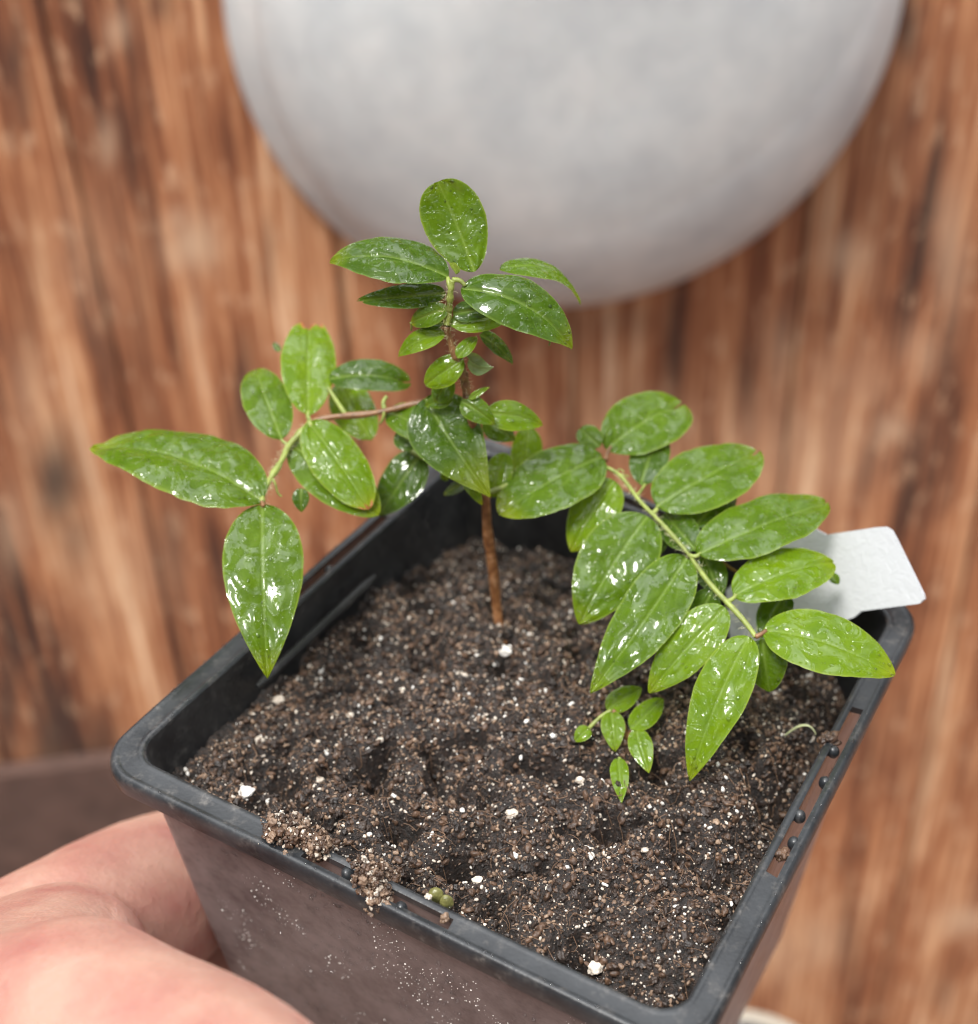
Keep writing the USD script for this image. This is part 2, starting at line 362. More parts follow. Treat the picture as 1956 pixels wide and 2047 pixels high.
def sub(faces, rows):
    fr = np.max(faces // NP, axis=1)
    return faces[(fr > rows[0]) & (fr <= rows[1])]
allf = keep
rowmax = allf.max(1) // NP; rowmin = allf.min(1) // NP
inner_f = allf[(rowmax <= 6)]
rim_f = allf[(rowmin >= 6) & (rowmax <= 24)]
out_f = allf[(rowmin >= 24)]
def compact(f):
    ids, inv = np.unique(f, return_inverse=True)
    return V[ids], inv.reshape(-1, 3)
part('inner_wall', compact(inner_f), M_in, plant_pot, smooth=50)
part('rim', compact(rim_f), M_rim, plant_pot, smooth=40)
part('outer_wall', compact(out_f), M_out, plant_pot, smooth=50)
# pegs in the slots
def side_uv(k, q, s):
    a0 = k * math.pi / 2; p = (s, q * .75)
    return math.cos(a0) * p[0] - math.sin(a0) * p[1], math.sin(a0) * p[0] + math.cos(a0) * p[1]
for k, q, s in ((0, .28, .944), (0, .10, .967), (0, -.12, .944), (0, -.26, .967), (3, -.12, .944), (3, .14, .967), (2, -.1, .944), (2, .2, .967)):
    u, v = side_uv(k, q, s)
    pv_, pf_ = lump(uvz(u, v, -1.0), .0009, int(q * 100) + 40 * k, 2, .08, (1, 1, 1.2))
    part('peg', (pv_, pf_), M_rim, plant_pot, smooth=True)
# raised bar moulded on the inside of the left wall
bar = [uvz(-.862, q, -5.4 - .4 * abs(q)) for q in np.linspace(-.42, .22, 12)]
part('moulded_bar', tube(bar, np.r_[.0004, np.full(10, .0008), .0004]), M_in, plant_pot)

# ------------------------------------------------------------------ potting soil
def soil_z(u, v):
    u = np.asarray(u); v = np.asarray(v)
    z = -6.5 + .9 * fbm(np.stack([u * 3, v * 3, u * 0], -1), 3, 2) * 2 - .9
    sm = lambda x: np.clip(x, 0, 1) ** 2 * (3 - 2 * np.clip(x, 0, 1))
    z -= 4.0 * sm((-u - .35) / .55) + 9.0 * sm((v - .15) / .75) + 6.0 * sm((u - .70) / .17) * sm((v + .55) / .5) + 3 * sm((u - .3) / .6) * sm((-v - .55) / .35)
    z += 1.6 * sm((-v - .5) / .4) * sm((.3 - u) / .5)
    cl = fbm(np.stack([u * 9, v * 9, u * 0 + 4], -1), 3, 8)
    z += 4.2 * (cl - .5) - 3.0 * np.clip(.42 - cl, 0, 1) * 9
    c2 = fbm(np.stack([u * 22, v * 22, u * 0 + 9], -1), 2, 15)
    z += 1.9 * (c2 - .5)
    for (a, b, ra, rb, dp) in ((-.02, -.86, .10, .07, 4.5), (.12, -.62, .05, .16, 2.5), (-.10, -.40, .05, .10, 2.0), (.83, .18, .06, .22, 5.0), (.80, -.30, .06, .10, 4.0), (.74, -.80, .14, .08, 4.0), (-.45, -.05, .06, .06, 2.0), (.33, .05, .09, .05, 2.0), (.48, -.08, .05, .09, 2.5)):
        z -= dp * np.exp(-((u - a) / ra) ** 2 - ((v - b) / rb) ** 2)
    return z
def soil_rough(u, v):
    p = np.stack([u * 45, v * 45, u * 0], -1)
    return .55 * (fbm(p, 2, 21) - .5) + .55 * np.abs(noise(p * 2.1, 31) - .5) * 2
ng = 330
su = np.linspace(-.892, .892, ng)
SU, SV = np.meshgrid(su, su, indexing='ij')
sz = soil_z(SU, SV) + 1.3 * soil_rough(SU, SV)
sv = uvz(SU, SV, sz).reshape(-1, 3)
M_soil = mat('potting_soil', {"g": ("geometry", {}), "n": ("noise_texture", {"scale": 1500., "detail": 4.0, "roughness": .7}), "n2": ("noise_texture", {"scale": 160., "detail": 3.0}),
                              "r": ("rgb_ramp", {"ramp": [(.32, (.003, .002, .0015)), (.5, (.012, .007, .0045)), (.62, (.034, .018, .011)), (.74, (.11, .07, .045))]}),
                              "mx": ("mix", {"mix_type": "multiply", "fac": .6}), "b": ("bump", {"strength": 1.0, "distance": .0006}), "p": ("principled_bsdf", {"roughness": .55, "specular_ior_level": .6})},
             [("g.position", "n.vector"), ("g.position", "n2.vector"), ("n.fac", "r.fac"), ("r.color", "p.base_color"), ("n.fac", "b.height"), ("b.normal", "p.normal")])
soil = thing('potting_soil', 'dark moist potting soil with pale grit filling the black pot', 'soil', kind='stuff', at=pot_to_world([0, 0, -.01]))
part('soil_surface', (sv, grid_faces(ng, ng)), M_soil, soil, smooth=True)

def grain_mat(name, ramp, rough=.55, scale=1200.):
    return mat(name, {"g": ("geometry", {}), "n": ("noise_texture", {"scale": scale, "detail": 3.0}), "wn": ("noise_texture", {"scale": 350., "detail": 1.0}), "r": ("rgb_ramp", {"ramp": ramp}),
                      "a": ("math", {"math_type": "multiply_add", "value2": .5}), "hw": ("math", {"math_type": "multiply", "value2": .5}),
                      "b": ("bump", {"strength": 1.0, "distance": .0004}), "p": ("principled_bsdf", {"roughness": rough, "specular_ior_level": .6})},
               [("g.position", "n.vector"), ("g.position", "wn.vector"), ("wn.fac", "hw.value1"), ("n.fac", "a.value1"), ("hw.value", "a.value3"), ("a.value", "r.fac"), ("r.color", "p.base_color"), ("n.fac", "b.height"), ("b.normal", "p.normal")])
M_crumb = [grain_mat('dark_crumb', [(.35, (.006, .0035, .0025)), (.6, (.032, .018, .011))]), grain_mat('brown_crumb', [(.35, (.018, .009, .005)), (.65, (.110, .058, .031))]),
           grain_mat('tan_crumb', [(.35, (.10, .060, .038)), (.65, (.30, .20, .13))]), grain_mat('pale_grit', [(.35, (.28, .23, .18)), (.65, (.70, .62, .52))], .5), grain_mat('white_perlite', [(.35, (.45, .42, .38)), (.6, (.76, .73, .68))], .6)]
def scatter(name, n, m, rmin, rmax, seed, sink=.2, rough=.4, sub=1, sel=None, uvf=None):
    g = np.random.default_rng(seed)
    if uvf is None:
        uv_ = g.uniform(-.87, .87, (n, 2))
    else:
        uv_ = uvf(g, n)
    r = rmin * (rmax / rmin) ** (g.random(n) ** 2.2)
    z = soil_z(uv_[:, 0], uv_[:, 1]) + 1.3 * soil_rough(uv_[:, 0], uv_[:, 1])
    c = uvz(uv_[:, 0], uv_[:, 1], z) + POT_UP * (r * (1 - sink * 2))[:, None] * .6
    tmpl = []
    for k in range(6):
        v_, f_ = lump(np.zeros(3), 1, seed * 11 + k, sub, rough, (1, .72, .55)); tmpl.append((v_, f_))
    out = []
    for i in range(n):
        v_, f_ = tmpl[i % 6]
        q = trimesh.transformations.random_rotation_matrix(g.random(3))[:3, :3]
        out.append((v_ @ q.T * r[i] + c[i], f_))
    part(name, concat(out), m, soil, smooth=True)
scatter('dark_crumbs', 8000, M_crumb[0], .00016, .0008, 1, rough=.95, sub=2)
scatter('brown_crumbs', 9000, M_crumb[1], .00013, .0008, 2, rough=.8)
scatter('tan_crumbs', 11000, M_crumb[2], .00009, .00048, 3, rough=.7)
scatter('pale_grit', 9000, M_crumb[3], .00007, .00036, 4)
scatter('white_grit', 700, M_crumb[4], .00014, .0005, 5, sub=2)
# the larger white and tan bits, one by one
BITS = [(1008, 1300, 1.35, 4), (493, 1584, 1.25, 4), (808, 1350, .8, 3), (928, 1352, .8, 3), (1180, 1712, .8, 4), (1027, 1712, .7, 4), (1022, 1628, 1.1, 3), (1106, 1470, .6, 4), (880, 1840, .6, 3), (955, 1760, .8, 3), (1290, 1700, .6, 3),
        (558, 1400, 1.0, 3), (520, 1480, .9, 3), (1380, 1405, 1.0, 2), (1190, 1935, 1.2, 3), (1360, 1740, .7, 2), (640, 1560, .7, 3), (790, 1590, .6, 4), (905, 1618, .5, 4), (1430, 1645, .8, 2), (1040, 1170, .7, 3), (760, 1480, .6, 3), (700, 1430, .6, 3), (1160, 1560, .7, 3)]
def on_soil(px, py):
    """Where the ray through a pixel meets the soil."""
    h = -8.0
    for _ in range(12):
        q = (P(px, py, h) - CAM) @ M - TV
        l = np.array([q @ PX, q @ PY])
        u, v = l[0] / .0446, l[1] / .0457
        h = .5 * h + .5 * float(soil_z(np.array(u), np.array(v)))
    return P(px, py, h + .6)
for i, (x_, y_, r, m_) in enumerate(BITS):
    v_, f_ = lump(on_soil(x_, y_), r / 1150, 50 + i, 3, .5, (1, .85, .75))
    part('perlite_grain' if m_ > 2 else 'bark_chip', (v_, f_), M_crumb[m_], soil, smooth=True)
# fine root fibres
g = np.random.default_rng(12); fib = []
for i in range(900):
    u, v = g.uniform(-.86, .86, 2); a = g.uniform(0, 6.28); L = g.uniform(.015, .06)
    qs = []
    for s in np.linspace(-.5, .5, 5):
        uu_, vv_ = u + L * s * math.cos(a) + .012 * math.sin(s * 5 + i), v + L * s * math.sin(a)
        qs.append(uvz(uu_, vv_, float(soil_z(np.array(uu_), np.array(vv_))) + .9 + .5 * math.cos(s * 3)))
    fib.append(tube(qs, .00003 + .00003 * g.random(), 4, False))
M_fib = simple('root_fibre', (.17, .10, .06), .6)
part('root_fibres', concat(fib), M_fib, soil, smooth=True)

# ------------------------------------------------------------------ crumbs of soil lying on the lip
for i, (lst, lab) in enumerate((([(560, 1660, 2.0), (600, 1672, 1.9), (636, 1690, 1.8), (582, 1650, 1.3)], 'long crumb of pale gritty soil lying on the near lip of the pot'),
                               ([(738, 1745, 2.2), (752, 1775, 1.9), (760, 1797, 1.3), (775, 1752, 1.3)], 'dark clod of soil draped over the near lip of the pot'))):
    t_ = thing('soil_clod', lab, 'soil clod', at=P(lst[0][0], lst[0][1], .5))
    for mi, share in ((1, 170), (2, 120), (3, 110)):
        gc = np.random.default_rng(60 + i * 10 + mi); cl = []
        for j, (x_, y_, r) in enumerate(lst):
            c0 = P(x_, y_, r * .35 if i == 0 else r * .45 - j * .6)
            for _ in range(share):
                d_ = gc.normal(size=3) * .55
                cl.append(lump(c0 + d_ * r * .0008, (.00010 * 5.5 ** (gc.random() ** 1.5)) * (1 if mi < 3 else .6), int(gc.integers(0, 30)), 2, 1.1))
        part(['', 'brown_crumbs', 'tan_crumbs', 'pale_crumbs'][mi], concat(cl), M_crumb[mi], t_, smooth=True).SetCustomDataByKey('kind', 'stuff')
for i, (x_, y_, r, m_, lab) in enumerate(((855, 1797, .55, 3, 'pair of pale grit grains caught in the front slot of the lip'), (890, 1835, .6, 2, 'tan crumb wedged at the far end of the front slot'),
                                          (1655, 1480, 1.3, 1, 'brown fibrous crumb of soil in the right-hand slot below its upper end'), (1565, 1710, .9, 1, 'small brown crumb at the lower end of the right-hand slot'))):
    v_, f_ = lump(P(x_, y_, -.3), r / 1000, 120 + i, 3, .9)
    tag(part('soil_crumb', (v_, f_), M_crumb[m_], None, smooth=True), lab, 'crumb')
sd = thing('slug_egg', 'two-lobed yellowish green seed wedged against the near inner wall of the pot', 'seed', at=P(877, 1790, -2)) if False else thing('sprouting_seed', 'two-lobed yellowish green seed wedged against the near inner wall of the pot', 'seed', at=P(877, 1790, -2))
M_seed = simple('seed_skin', (.13, .125, .04), .35, vary=.4, scale=1500.)
part('seed_lobe', lump(P(872, 1790, -2.2), .00105, 3, 3, .12, (1, .8, 1.2)), M_seed, sd, smooth=True)
part('seed_lobe', lump(P(893, 1804, -2.4), .0009, 5, 3, .12, (1, .8, 1.3)), M_seed, sd, smooth=True)

# ------------------------------------------------------------------ leaves
def leaf_material(name, dark, mid, tip, wet=1.0, film=.5):
    nodes = {"g": ("geometry", {}), "at": ("attribute", {"attribute": "look"}), "sep": ("separate_color", {}), "at2": ("attribute", {"attribute": "place"}), "sep2": ("separate_color", {}),
             "n": ("noise_texture", {"scale": 330., "detail": 3.0}), "r": ("rgb_ramp", {"ramp": [(.15, dark), (.85, mid)]}),
             "vein": ("mix", {"mix_type": "mix", "color2": (.20, .29, .06)}), "vf": ("math", {"math_type": "multiply", "value2": .62}),
             "tipm": ("mix", {"mix_type": "mix", "color2": tip}), "brn": ("mix", {"mix_type": "mix", "color2": (.36, .13, .05)}),
             "back": ("mix", {"mix_type": "mix"}), "bk": ("mix", {"mix_type": "mix", "fac": .55, "color2": (.20, .27, .13)}),
             # water: a broken film with swollen rims, and beads
             "fn": ("noise_texture", {"scale": 270., "detail": 2.0, "roughness": .5, "distortion": 1.6}), "fr": ("rgb_ramp", {"ramp": [(.45, (0, 0, 0)), (.49, (.82, .82, .82)), (.52, (1, 1, 1)), (.56, (.74, .74, .74)), (1, (.62, .62, .62))]}),
             "v": ("voronoi_texture", {"scale": 1500., "randomness": 1.0}), "vr": ("rgb_ramp", {"ramp": [(.0, (1, 1, 1)), (.14, (.85, .85, .85)), (.24, (.5, .5, .5)), (.31, (0, 0, 0))]}),
             "v2": ("voronoi_texture", {"scale": 620., "randomness": 1.0}), "vr2": ("rgb_ramp", {"ramp": [(.0, (1, 1, 1)), (.1, (.85, .85, .85)), (.2, (.45, .45, .45)), (.26, (0, 0, 0))]}),
             "mask": ("noise_texture", {"scale": 190., "detail": 1.0}), "mr": ("rgb_ramp", {"ramp": [(.32, (0, 0, 0)), (.46, (1, 1, 1))]}),
             "beads": ("math", {"math_type": "multiply"}), "mx": ("math", {"math_type": "maximum"}), "b2w": ("math", {"math_type": "multiply", "value2": 1.2}),
             "fw": ("math", {"math_type": "multiply", "value2": film}), "h": ("math", {"math_type": "maximum"}),
             "fine": ("noise_texture", {"scale": 1700., "detail": 2.0}), "fbump": ("bump", {"strength": .5, "distance": .00012}),
             "bump": ("bump", {"strength": 1.0, "distance": .00042 * wet}),
             "cw": ("rgb_ramp", {"ramp": [(.02, (.06, .06, .06)), (.1, (1, 1, 1))]}),
             "p": ("principled_bsdf", {"roughness": .5, "coat_roughness": .09, "coat_ior": 1.52, "specular_ior_level": .12}),
             "tr": ("translucent_bsdf", {}), "tc": ("mix", {"mix_type": "multiply", "fac": 1.0, "color2": (1.8, 1.7, .4)}), "mixs": ("mix_closure", {"fac": .30})}
    links = [("g.position", k + ".vector") for k in ("n", "fn", "v", "v2", "mask", "fine")] + [
        ("at.color", "sep.color"), ("at2.color", "sep2.color"), ("n.fac", "r.fac"), ("r.color", "vein.color1"), ("sep.r", "vf.value1"), ("vf.value", "vein.fac"), ("vein.color", "tipm.color1"), ("sep.g", "tipm.fac"),
        ("tipm.color", "brn.color1"), ("sep.b", "brn.fac"), ("brn.color", "back.color1"), ("brn.color", "bk.color1"), ("bk.color", "back.color2"), ("g.backfacing", "back.fac"), ("back.color", "p.base_color"),
        ("fn.fac", "fr.fac"), ("v.distance", "vr.fac"), ("v2.distance", "vr2.fac"), ("mask.fac", "mr.fac"), ("vr.color", "beads.value1"), ("mr.color", "beads.value2"), ("vr2.color", "b2w.value1"),
        ("beads.value", "mx.value1"), ("b2w.value", "mx.value2"), ("fr.color", "fw.value1"), ("fw.value", "h.value1"), ("mx.value", "h.value2"), ("h.value", "bump.height"),
        ("fine.fac", "fbump.height"), ("fbump.normal", "p.normal"), ("bump.normal", "p.coat_normal"), ("h.value", "cw.fac"), ("cw.color", "p.coat_weight"),
        ("back.color", "tc.color1"), ("tc.color", "tr.color"), ("p.BSDF", "mixs.closure1"), ("tr.BSDF", "mixs.closure2")]
    return mat(name, nodes, links, "mixs.closure")
LM = {'d': leaf_material('dark_leaf', (.025, .060, .0012), (.055, .112, .0025), (.17, .21, .008)),
      'm': leaf_material('green_leaf', (.044, .092, .0010), (.088, .162, .002), (.24, .28, .008)),
      'y': leaf_material('young_leaf', (.075, .150, .0015), (.140, .225, .003), (.31, .32, .015)),
      'g': leaf_material('leaf_underside', (.05, .08, .025), (.085, .125, .045), (.14, .14, .04), wet=.3)}
M_water = mat('water_bead', {"fr": ("fresnel", {"IOR": 1.36}), "t": ("transparent_bsdf", {}), "g": ("glossy_bsdf", {"roughness": .03, "color": (1, 1, 1)}), "m": ("mix_closure", {})}, [("fr.fac", "m.fac"), ("t.BSDF", "m.closure1"), ("g.BSDF", "m.closure2")], 'm.closure')

TOCAM = lambda p: (CAM - p) / np.linalg.norm(CAM - p)
LEAVES = {}
def leaf(parent, bx, by, hb, tx, ty, ht, wpx, m='m', roll=0, arch=.07, fold=.16, pt=.85, cut=None, notch=0, curl=0, tipy=.5, ratio=.52, brown=0, seed=None, rounded=False, abase=.5, ns_=64, nv_=33, s=None, beads=10, name='leaf', label=None, skew=None, tip0=.80):
    """A leaf from its base to its tip; hb and ht are heights over the pot's rim in mm, wpx its width in the photograph."""
    seed = len(LEAVES) + 1 if seed is None else seed
    b, t_ = P(bx, by, hb), P(tx, ty, ht)
    ax = t_ - b; L = np.linalg.norm(ax); ax /= L
    c = (b + t_) / 2
    tc_ = TOCAM(c)
    up = POT_UP
    def frame(sv_):
        n = up * (1 - sv_) + tc_ * sv_
        n = n - (n @ ax) * ax; n /= np.linalg.norm(n)
        if roll:
            a = math.radians(roll); n = n * math.cos(a) + np.cross(ax, n) * math.sin(a)
        return n, np.cross(n, ax)
    pa = to_px(b); pb = to_px(t_); dpx = (pb - pa) / np.linalg.norm(pb - pa)
    def width(sv_):
        n, sd_ = frame(sv_)
        e = (to_px(c + sd_ * .0005) - to_px(c - sd_ * .0005)) / .001
        k = abs(e[0] * dpx[1] - e[1] * dpx[0])
        return wpx / max(k, 1e-6)
    if s is None:
        best = None
        for q in np.linspace(-.3, 1.0, 27):
            e = abs(width(q) / L - ratio) + .08 * abs(q - .3)
            if best is None or e < best[0]: best = (e, q)
        s = best[1]
    n, sd_ = frame(s)
    Wd = min(width(s), .85 * L)
    T = (1 - np.cos(np.linspace(0, np.pi, ns_))) / 2 * .997 + .0005
    Vv = np.linspace(-1, 1, nv_)
    tt, vv = np.meshgrid(T, Vv, indexing='ij')
    a_ = abase
    b_ = pt if not rounded else .5
    hw = (tt ** a_) * ((1 - tt) ** b_); tm = a_ / (a_ + b_); hw /= (tm ** a_) * ((1 - tm) ** b_)
    wob = 1 + .07 * (noise(np.stack([tt * 4.5, np.sign(vv) * 2, tt * 0 + seed], -1), 5) - .5) + .018 * (noise(np.stack([tt * 26, np.sign(vv) * 2, tt * 0 + seed], -1), 6) - .5) * np.abs(vv) ** 3
    half = hw * Wd / 2 * wob
    lon = tt.copy()
    if cut:
        cv = cut[0] + cut[1] * vv + .03 * np.sin(vv * 7 + seed) + .06 * (1 - np.abs(vv)) * (cut[2] if len(cut) > 2 else -1)
        lon = np.minimum(tt * 1.0, cv); lon = tt * np.clip(cv, 0, 1)
        hw2 = (lon ** a_) * (np.clip(1 - lon, 0, 1) ** b_) / ((tm ** a_) * ((1 - tm) ** b_)); half = hw2 * Wd / 2 * wob
        tt = lon
    if notch:
        lon = lon - notch * np.exp(-(vv / .35) ** 2) * np.clip((tt - .7) / .3, 0, 1) ** 1.5
    y_ = vv * half
    zc_ = arch * L * 4 * tt * (1 - tt) - fold * 0 + curl * L * np.clip(tt - .6, 0, 1) ** 2 * -4
    V_ = np.abs(y_)
    zf = fold * V_ * 1.0 - 1.15 * fold * V_ ** 2 / (Wd / 2)       # keeled at the midrib, margins turning down again
    lat = tt * 5.2 - np.abs(vv) * 1.9 + .35 * np.sin(tt * 9 + seed) * (1 + .3 * np.sign(vv))
    lv = np.exp(-((lat - np.round(lat)) / .075) ** 2) * np.clip(1.15 - np.abs(vv) * 1.1, 0, 1) * (np.abs(vv) > .05)
    quilt = .00011 * (Wd / .012) * (.5 - .5 * np.cos(2 * np.pi * lat)) * np.clip(np.abs(vv) * 3, 0, 1) * (1 - np.abs(vv) ** 2)
    rip = .0015 * (Wd / .012) * (fbm(np.stack([tt * 5 * L / .02, vv * 2.2, tt * 0 + seed * 1.7], -1), 3, 6) - .5)
    mr = np.exp(-(np.abs(y_) / (.00017 + .00012 * (1 - tt))) ** 2)
    z_ = zc_ + zf + quilt + rip * np.clip(np.abs(vv) * 2 + .2, 0, 1) - .00022 * mr
    pos = b + (lon * L)[..., None] * ax + y_[..., None] * sd_ + z_[..., None] * n
    if skew is None:
        skew = .05 * (np.random.default_rng(seed + 99).random() - .5)
    tw = np.random.default_rng(seed + 55).uniform(-.22, .22) * tt
    pos = pos + (y_ * np.sin(tw))[..., None] * n - (y_ * (1 - np.cos(tw)))[..., None] * sd_
    if True:
        pos = pos + (skew * L * 4 * tt * (1 - tt))[..., None] * sd_
    edge = np.clip((np.abs(vv) - .93) / .07, 0, 1)
    look = np.zeros((ns_, nv_, 3))
    look[..., 0] = np.maximum(np.maximum(mr * (1 - .6 * tt), .30 * lv), .75 * edge)
    look[..., 1] = np.clip(tipy * np.clip((tt - tip0) / (1 - tip0), 0, 1) ** 1.3 + .25 * edge * (m != 'd'), 0, 1)
    if brown: look[..., 2] = np.clip((tt - np.max(tt, 0) + brown * .05 * (1 + .6 * np.sin(vv * 9 + seed))) / (.02), 0, 1)
    place = np.stack([tt, (vv + 1) / 2, tt * 0], -1)
    lf = part(name, (pos.reshape(-1, 3), grid_faces(ns_, nv_)[:, ::-1]), LM[m], parent, smooth=True, attrs={'look': look.reshape(-1, 3), 'place': place.reshape(-1, 3)})
    if label: lf.SetCustomDataByKey('label', label)
    LEAVES[len(LEAVES)] = lf
    if beads:                                     # drops of water standing on the leaf
        gb = np.random.default_rng(seed * 5 + 1); out = []
        bead = trimesh.creation.icosphere(subdivisions=2)
        for _ in range(beads):
            i, j = int(gb.uniform(.12, .9) * ns_), int(gb.uniform(.12, .88) * nv_)
            p0 = pos[i, j]; du = pos[min(i + 1, ns_ - 1), j] - pos[i - 1, j]; dv = pos[i, min(j + 1, nv_ - 1)] - pos[i, j - 1]
            nn = np.cross(dv, du); nn = nn / (np.linalg.norm(nn) + 1e-12)
            if nn @ n < 0: nn = -nn
            r = .00008 * (3.6 ** gb.random() ** 2) 
            q1 = du / (np.linalg.norm(du) + 1e-12); q2 = np.cross(nn, q1)
            bv = np.array(bead.vertices)
            out.append((p0 + r * (bv[:, :1] * q1 * gb.uniform(.9, 1.5) + bv[:, 1:2] * q2 * gb.uniform(.8, 1.2) + bv[:, 2:] * nn * .42), np.array(bead.faces)))
        wp = part('water_beads', concat(out), M_water, lf, smooth=True)
        wp.SetCustomDataByKey('kind', 'stuff')
    return b, t_

M_bark = mat('young_bark', {"g": ("geometry", {}), "n": ("noise_texture", {"scale": 700., "detail": 4.0}), "r": ("rgb_ramp", {"ramp": [(.3, (.085, .030, .010)), (.5, (.18, .075, .026)), (.7, (.30, .16, .08))]}),
                            "b": ("bump", {"strength": .8, "distance": .0004}), "p": ("principled_bsdf", {"roughness": .4})}, [("g.position", "n.vector"), ("n.fac", "r.fac"), ("r.color", "p.base_color"), ("n.fac", "b.height"), ("b.normal", "p.normal")])
M_twig = simple('green_twig', (.20, .24, .05), .45, vary=.35, scale=600., bump=.0002)
M_red = simple('reddish_twig', (.17, .085, .035), .45, vary=.4, scale=700., bump=.0002)

plant = thing('young_plant', 'bushy young seedling with wet glossy green oval leaves rooted in the black pot', 'plant', at=on_soil(1003, 1275))
def stem(name, pts, r0, r1, m, n=40, bumps=0.0, seed=0):
    c = spline([P(*p) for p in pts], n)
    r = np.linspace(r0, r1, n) * (1 + bumps * (noise(np.c_[np.linspace(0, 14, n), np.zeros(n), np.full(n, seed)], 3) - .5))
    return part(name, tube(c, r, 12), m, plant, smooth=True)
stem('stem', [(1006, 1290, -9), (1000, 1262, -8), (985, 1130, 3.9), (975, 1060, 11), (971, 1000, 17), (958, 930, 24), (950, 880, 28.5), (933, 790, 36.5)], .00088, .00070, M_bark, bumps=.25)
stem('stem', [(933, 790, 36.5), (928, 755, 39.5), (912, 710, 43.5), (897, 672, 46.5), (893, 650, 48.5)], .00066, .00055, M_red, bumps=.6, seed=2)
stem('stem', [(893, 650, 48.5), (899, 611, 51.5), (902, 576, 54.4), (905, 560, 55.5)], .00052, .00045, M_twig, bumps=.5, seed=4)
stem('branch', [(945, 865, 29.5), (900, 828, 30), (856, 806, 30), (781, 819, 29), (696, 831, 28), (650, 836, 27.5), (623, 846, 27)], .0005, .0005, M_red, bumps=.4, seed=5)
stem('branch', [(623, 846, 27), (600, 868, 26.3), (578, 890, 25.5), (568, 911, 25), (541, 956, 24), (524, 1004, 23)], .00062, .00045, M_twig, bumps=.7, seed=6)
stem('branch', [(973, 990, 18), (940, 955, 19), (890, 933, 19.5), (835, 908, 20), (800, 890, 20)], .00055, .0004, M_twig, seed=7)
stem('branch', [(970, 985, 18.5), (1060, 950, 19), (1150, 925, 19), (1233, 945, 18.5), (1272, 992, 17.5), (1304, 1027, 16.8), (1378, 1110, 15), (1414, 1160, 14), (1452, 1202, 13), (1511, 1273, 11.5)], .00037, .00031, M_twig, 60, bumps=.7, seed=8)

lf = lambda *a, **k: leaf(plant, *a, **k)
# --- crown of the stem
lf(961, 668, 45, 1027, 728, 40, 30, 'd', tipy=0, beads=0)                                    # drooping dark leaf behind
lf(891, 586, 52, 712, 601, 51, 52, 'd', arch=.05, cut=(.93, -.05, 1), tipy=.1, beads=0, s=.55)
lf(949, 543, 55, 876, 362, 66, 126, 'm', arch=-.05, pt=.42, abase=.62, s=.75, tipy=.15, beads=26, label='upright oval leaf at the very top of the plant')
lf(1000, 537, 53, 1162, 607, 47, 27, 'm', arch=.20, fold=.1, s=-.2, tipy=.4, beads=0)
lf(897, 553, 55, 659, 522, 56, 84, 'd', arch=.14, s=.18, fold=.35, tipy=.9, beads=22, pt=.75)
lf(906, 627, 50, 990, 618, 50, 44, 'd', beads=4, tipy=0)
lf(922, 577, 54.5, 1144, 698, 47, 100, 'd', arch=.17, s=.30, fold=.45, tipy=.8, beads=26, pt=.75)
lf(888, 645, 48, 833, 652, 47, 26, 'd', tipy=0, beads=0)
lf(896, 616, 51, 822, 645, 48, 46, 'm', arch=.16, tipy=.9, beads=8, pt=.65)
lf(890, 667, 47, 795, 712, 43, 40, 'y', arch=.14, tipy=.4, beads=7)
lf(936, 718, 43.5, 985, 735, 41, 40, 'g', fold=.6, arch=.15, beads=0, tipy=0, roll=150)
lf(915, 714, 44.5, 955, 673, 46, 30, 'y', arch=.15, tipy=.2, beads=3)
lf(903, 650, 48.5, 1016, 640, 47, 54, 'y', arch=.15, tipy=.3, beads=8)
lf(902, 758, 38, 872, 806, 35, 46, 'm', arch=.1, tipy=.2, beads=3, pt=.6)
lf(926, 718, 43, 850, 770, 39, 58, 'y', arch=.12, tipy=.2, beads=8, pt=.65)
lf(938, 798, 36.5, 979, 773, 38, 14, 'y', ratio=.3, beads=0)
lf(913, 545, 56, 902, 522, 59, 14, 'g', ratio=.4, beads=0, tipy=.8)
# --- centre
lf(971, 828, 33, 1087, 850, 30, 60, 'y', cut=(.96, .02, 1), tipy=.6, arch=.12, beads=5)
lf(1058, 852, 20, 1044, 950, 13, 62, 'y', tipy=0, beads=0, s=.9, pt=.5)
lf(984, 993, 17, 1012, 906, 22, 58, 'y', tipy=0, beads=2, s=.8, rounded=True)
lf(834, 893, 24, 796, 862, 24.5, 52, 'd', tipy=0, beads=0, rounded=True)
lf(923, 801, 36, 990, 848, 33, 50, 'm', tipy=.5, beads=4, arch=.1)
lf(777, 822, 28, 900, 892, 27, 70, 'm', tipy=0, beads=8, s=.7)
lf(904, 935, 19.5, 892, 905, 21, 34, 'g', tipy=0, beads=0, ratio=.7)
lf(884, 943, 19, 896, 962, 17, 18, 'm', beads=0, tipy=0)
lf(938, 958, 18, 886, 990, 15, 24, 'g', beads=0, tipy=.5, ratio=.35)
lf(925, 930, 25, 965, 1010, 20, 32, 'y', beads=0, tipy=.7, s=.9, ratio=.3)
lf(850, 796, 34, 983, 997, 23, 142, 'd', tipy=1.0, beads=16, s=.8, arch=.05, brown=.35, pt=1.15, tip0=.5, fold=.3, label='dark leaf hanging in front of the stem, its tip turned yellow')
lf(930, 846, 27, 868, 900, 24, 60, 'd', tipy=.1, beads=4)
lf(968, 838, 29, 1030, 880, 26, 54, 'm', tipy=.4, beads=4)
lf(905, 790, 36, 850, 812, 34, 34, 'm', tipy=.3, beads=2)
lf(1330, 1060, 14, 1262, 1110, 10, 66, 'd', beads=2, tipy=.2)
lf(1425, 1180, 12, 1392, 1262, 6, 60, 'd', beads=2, tipy=.3)
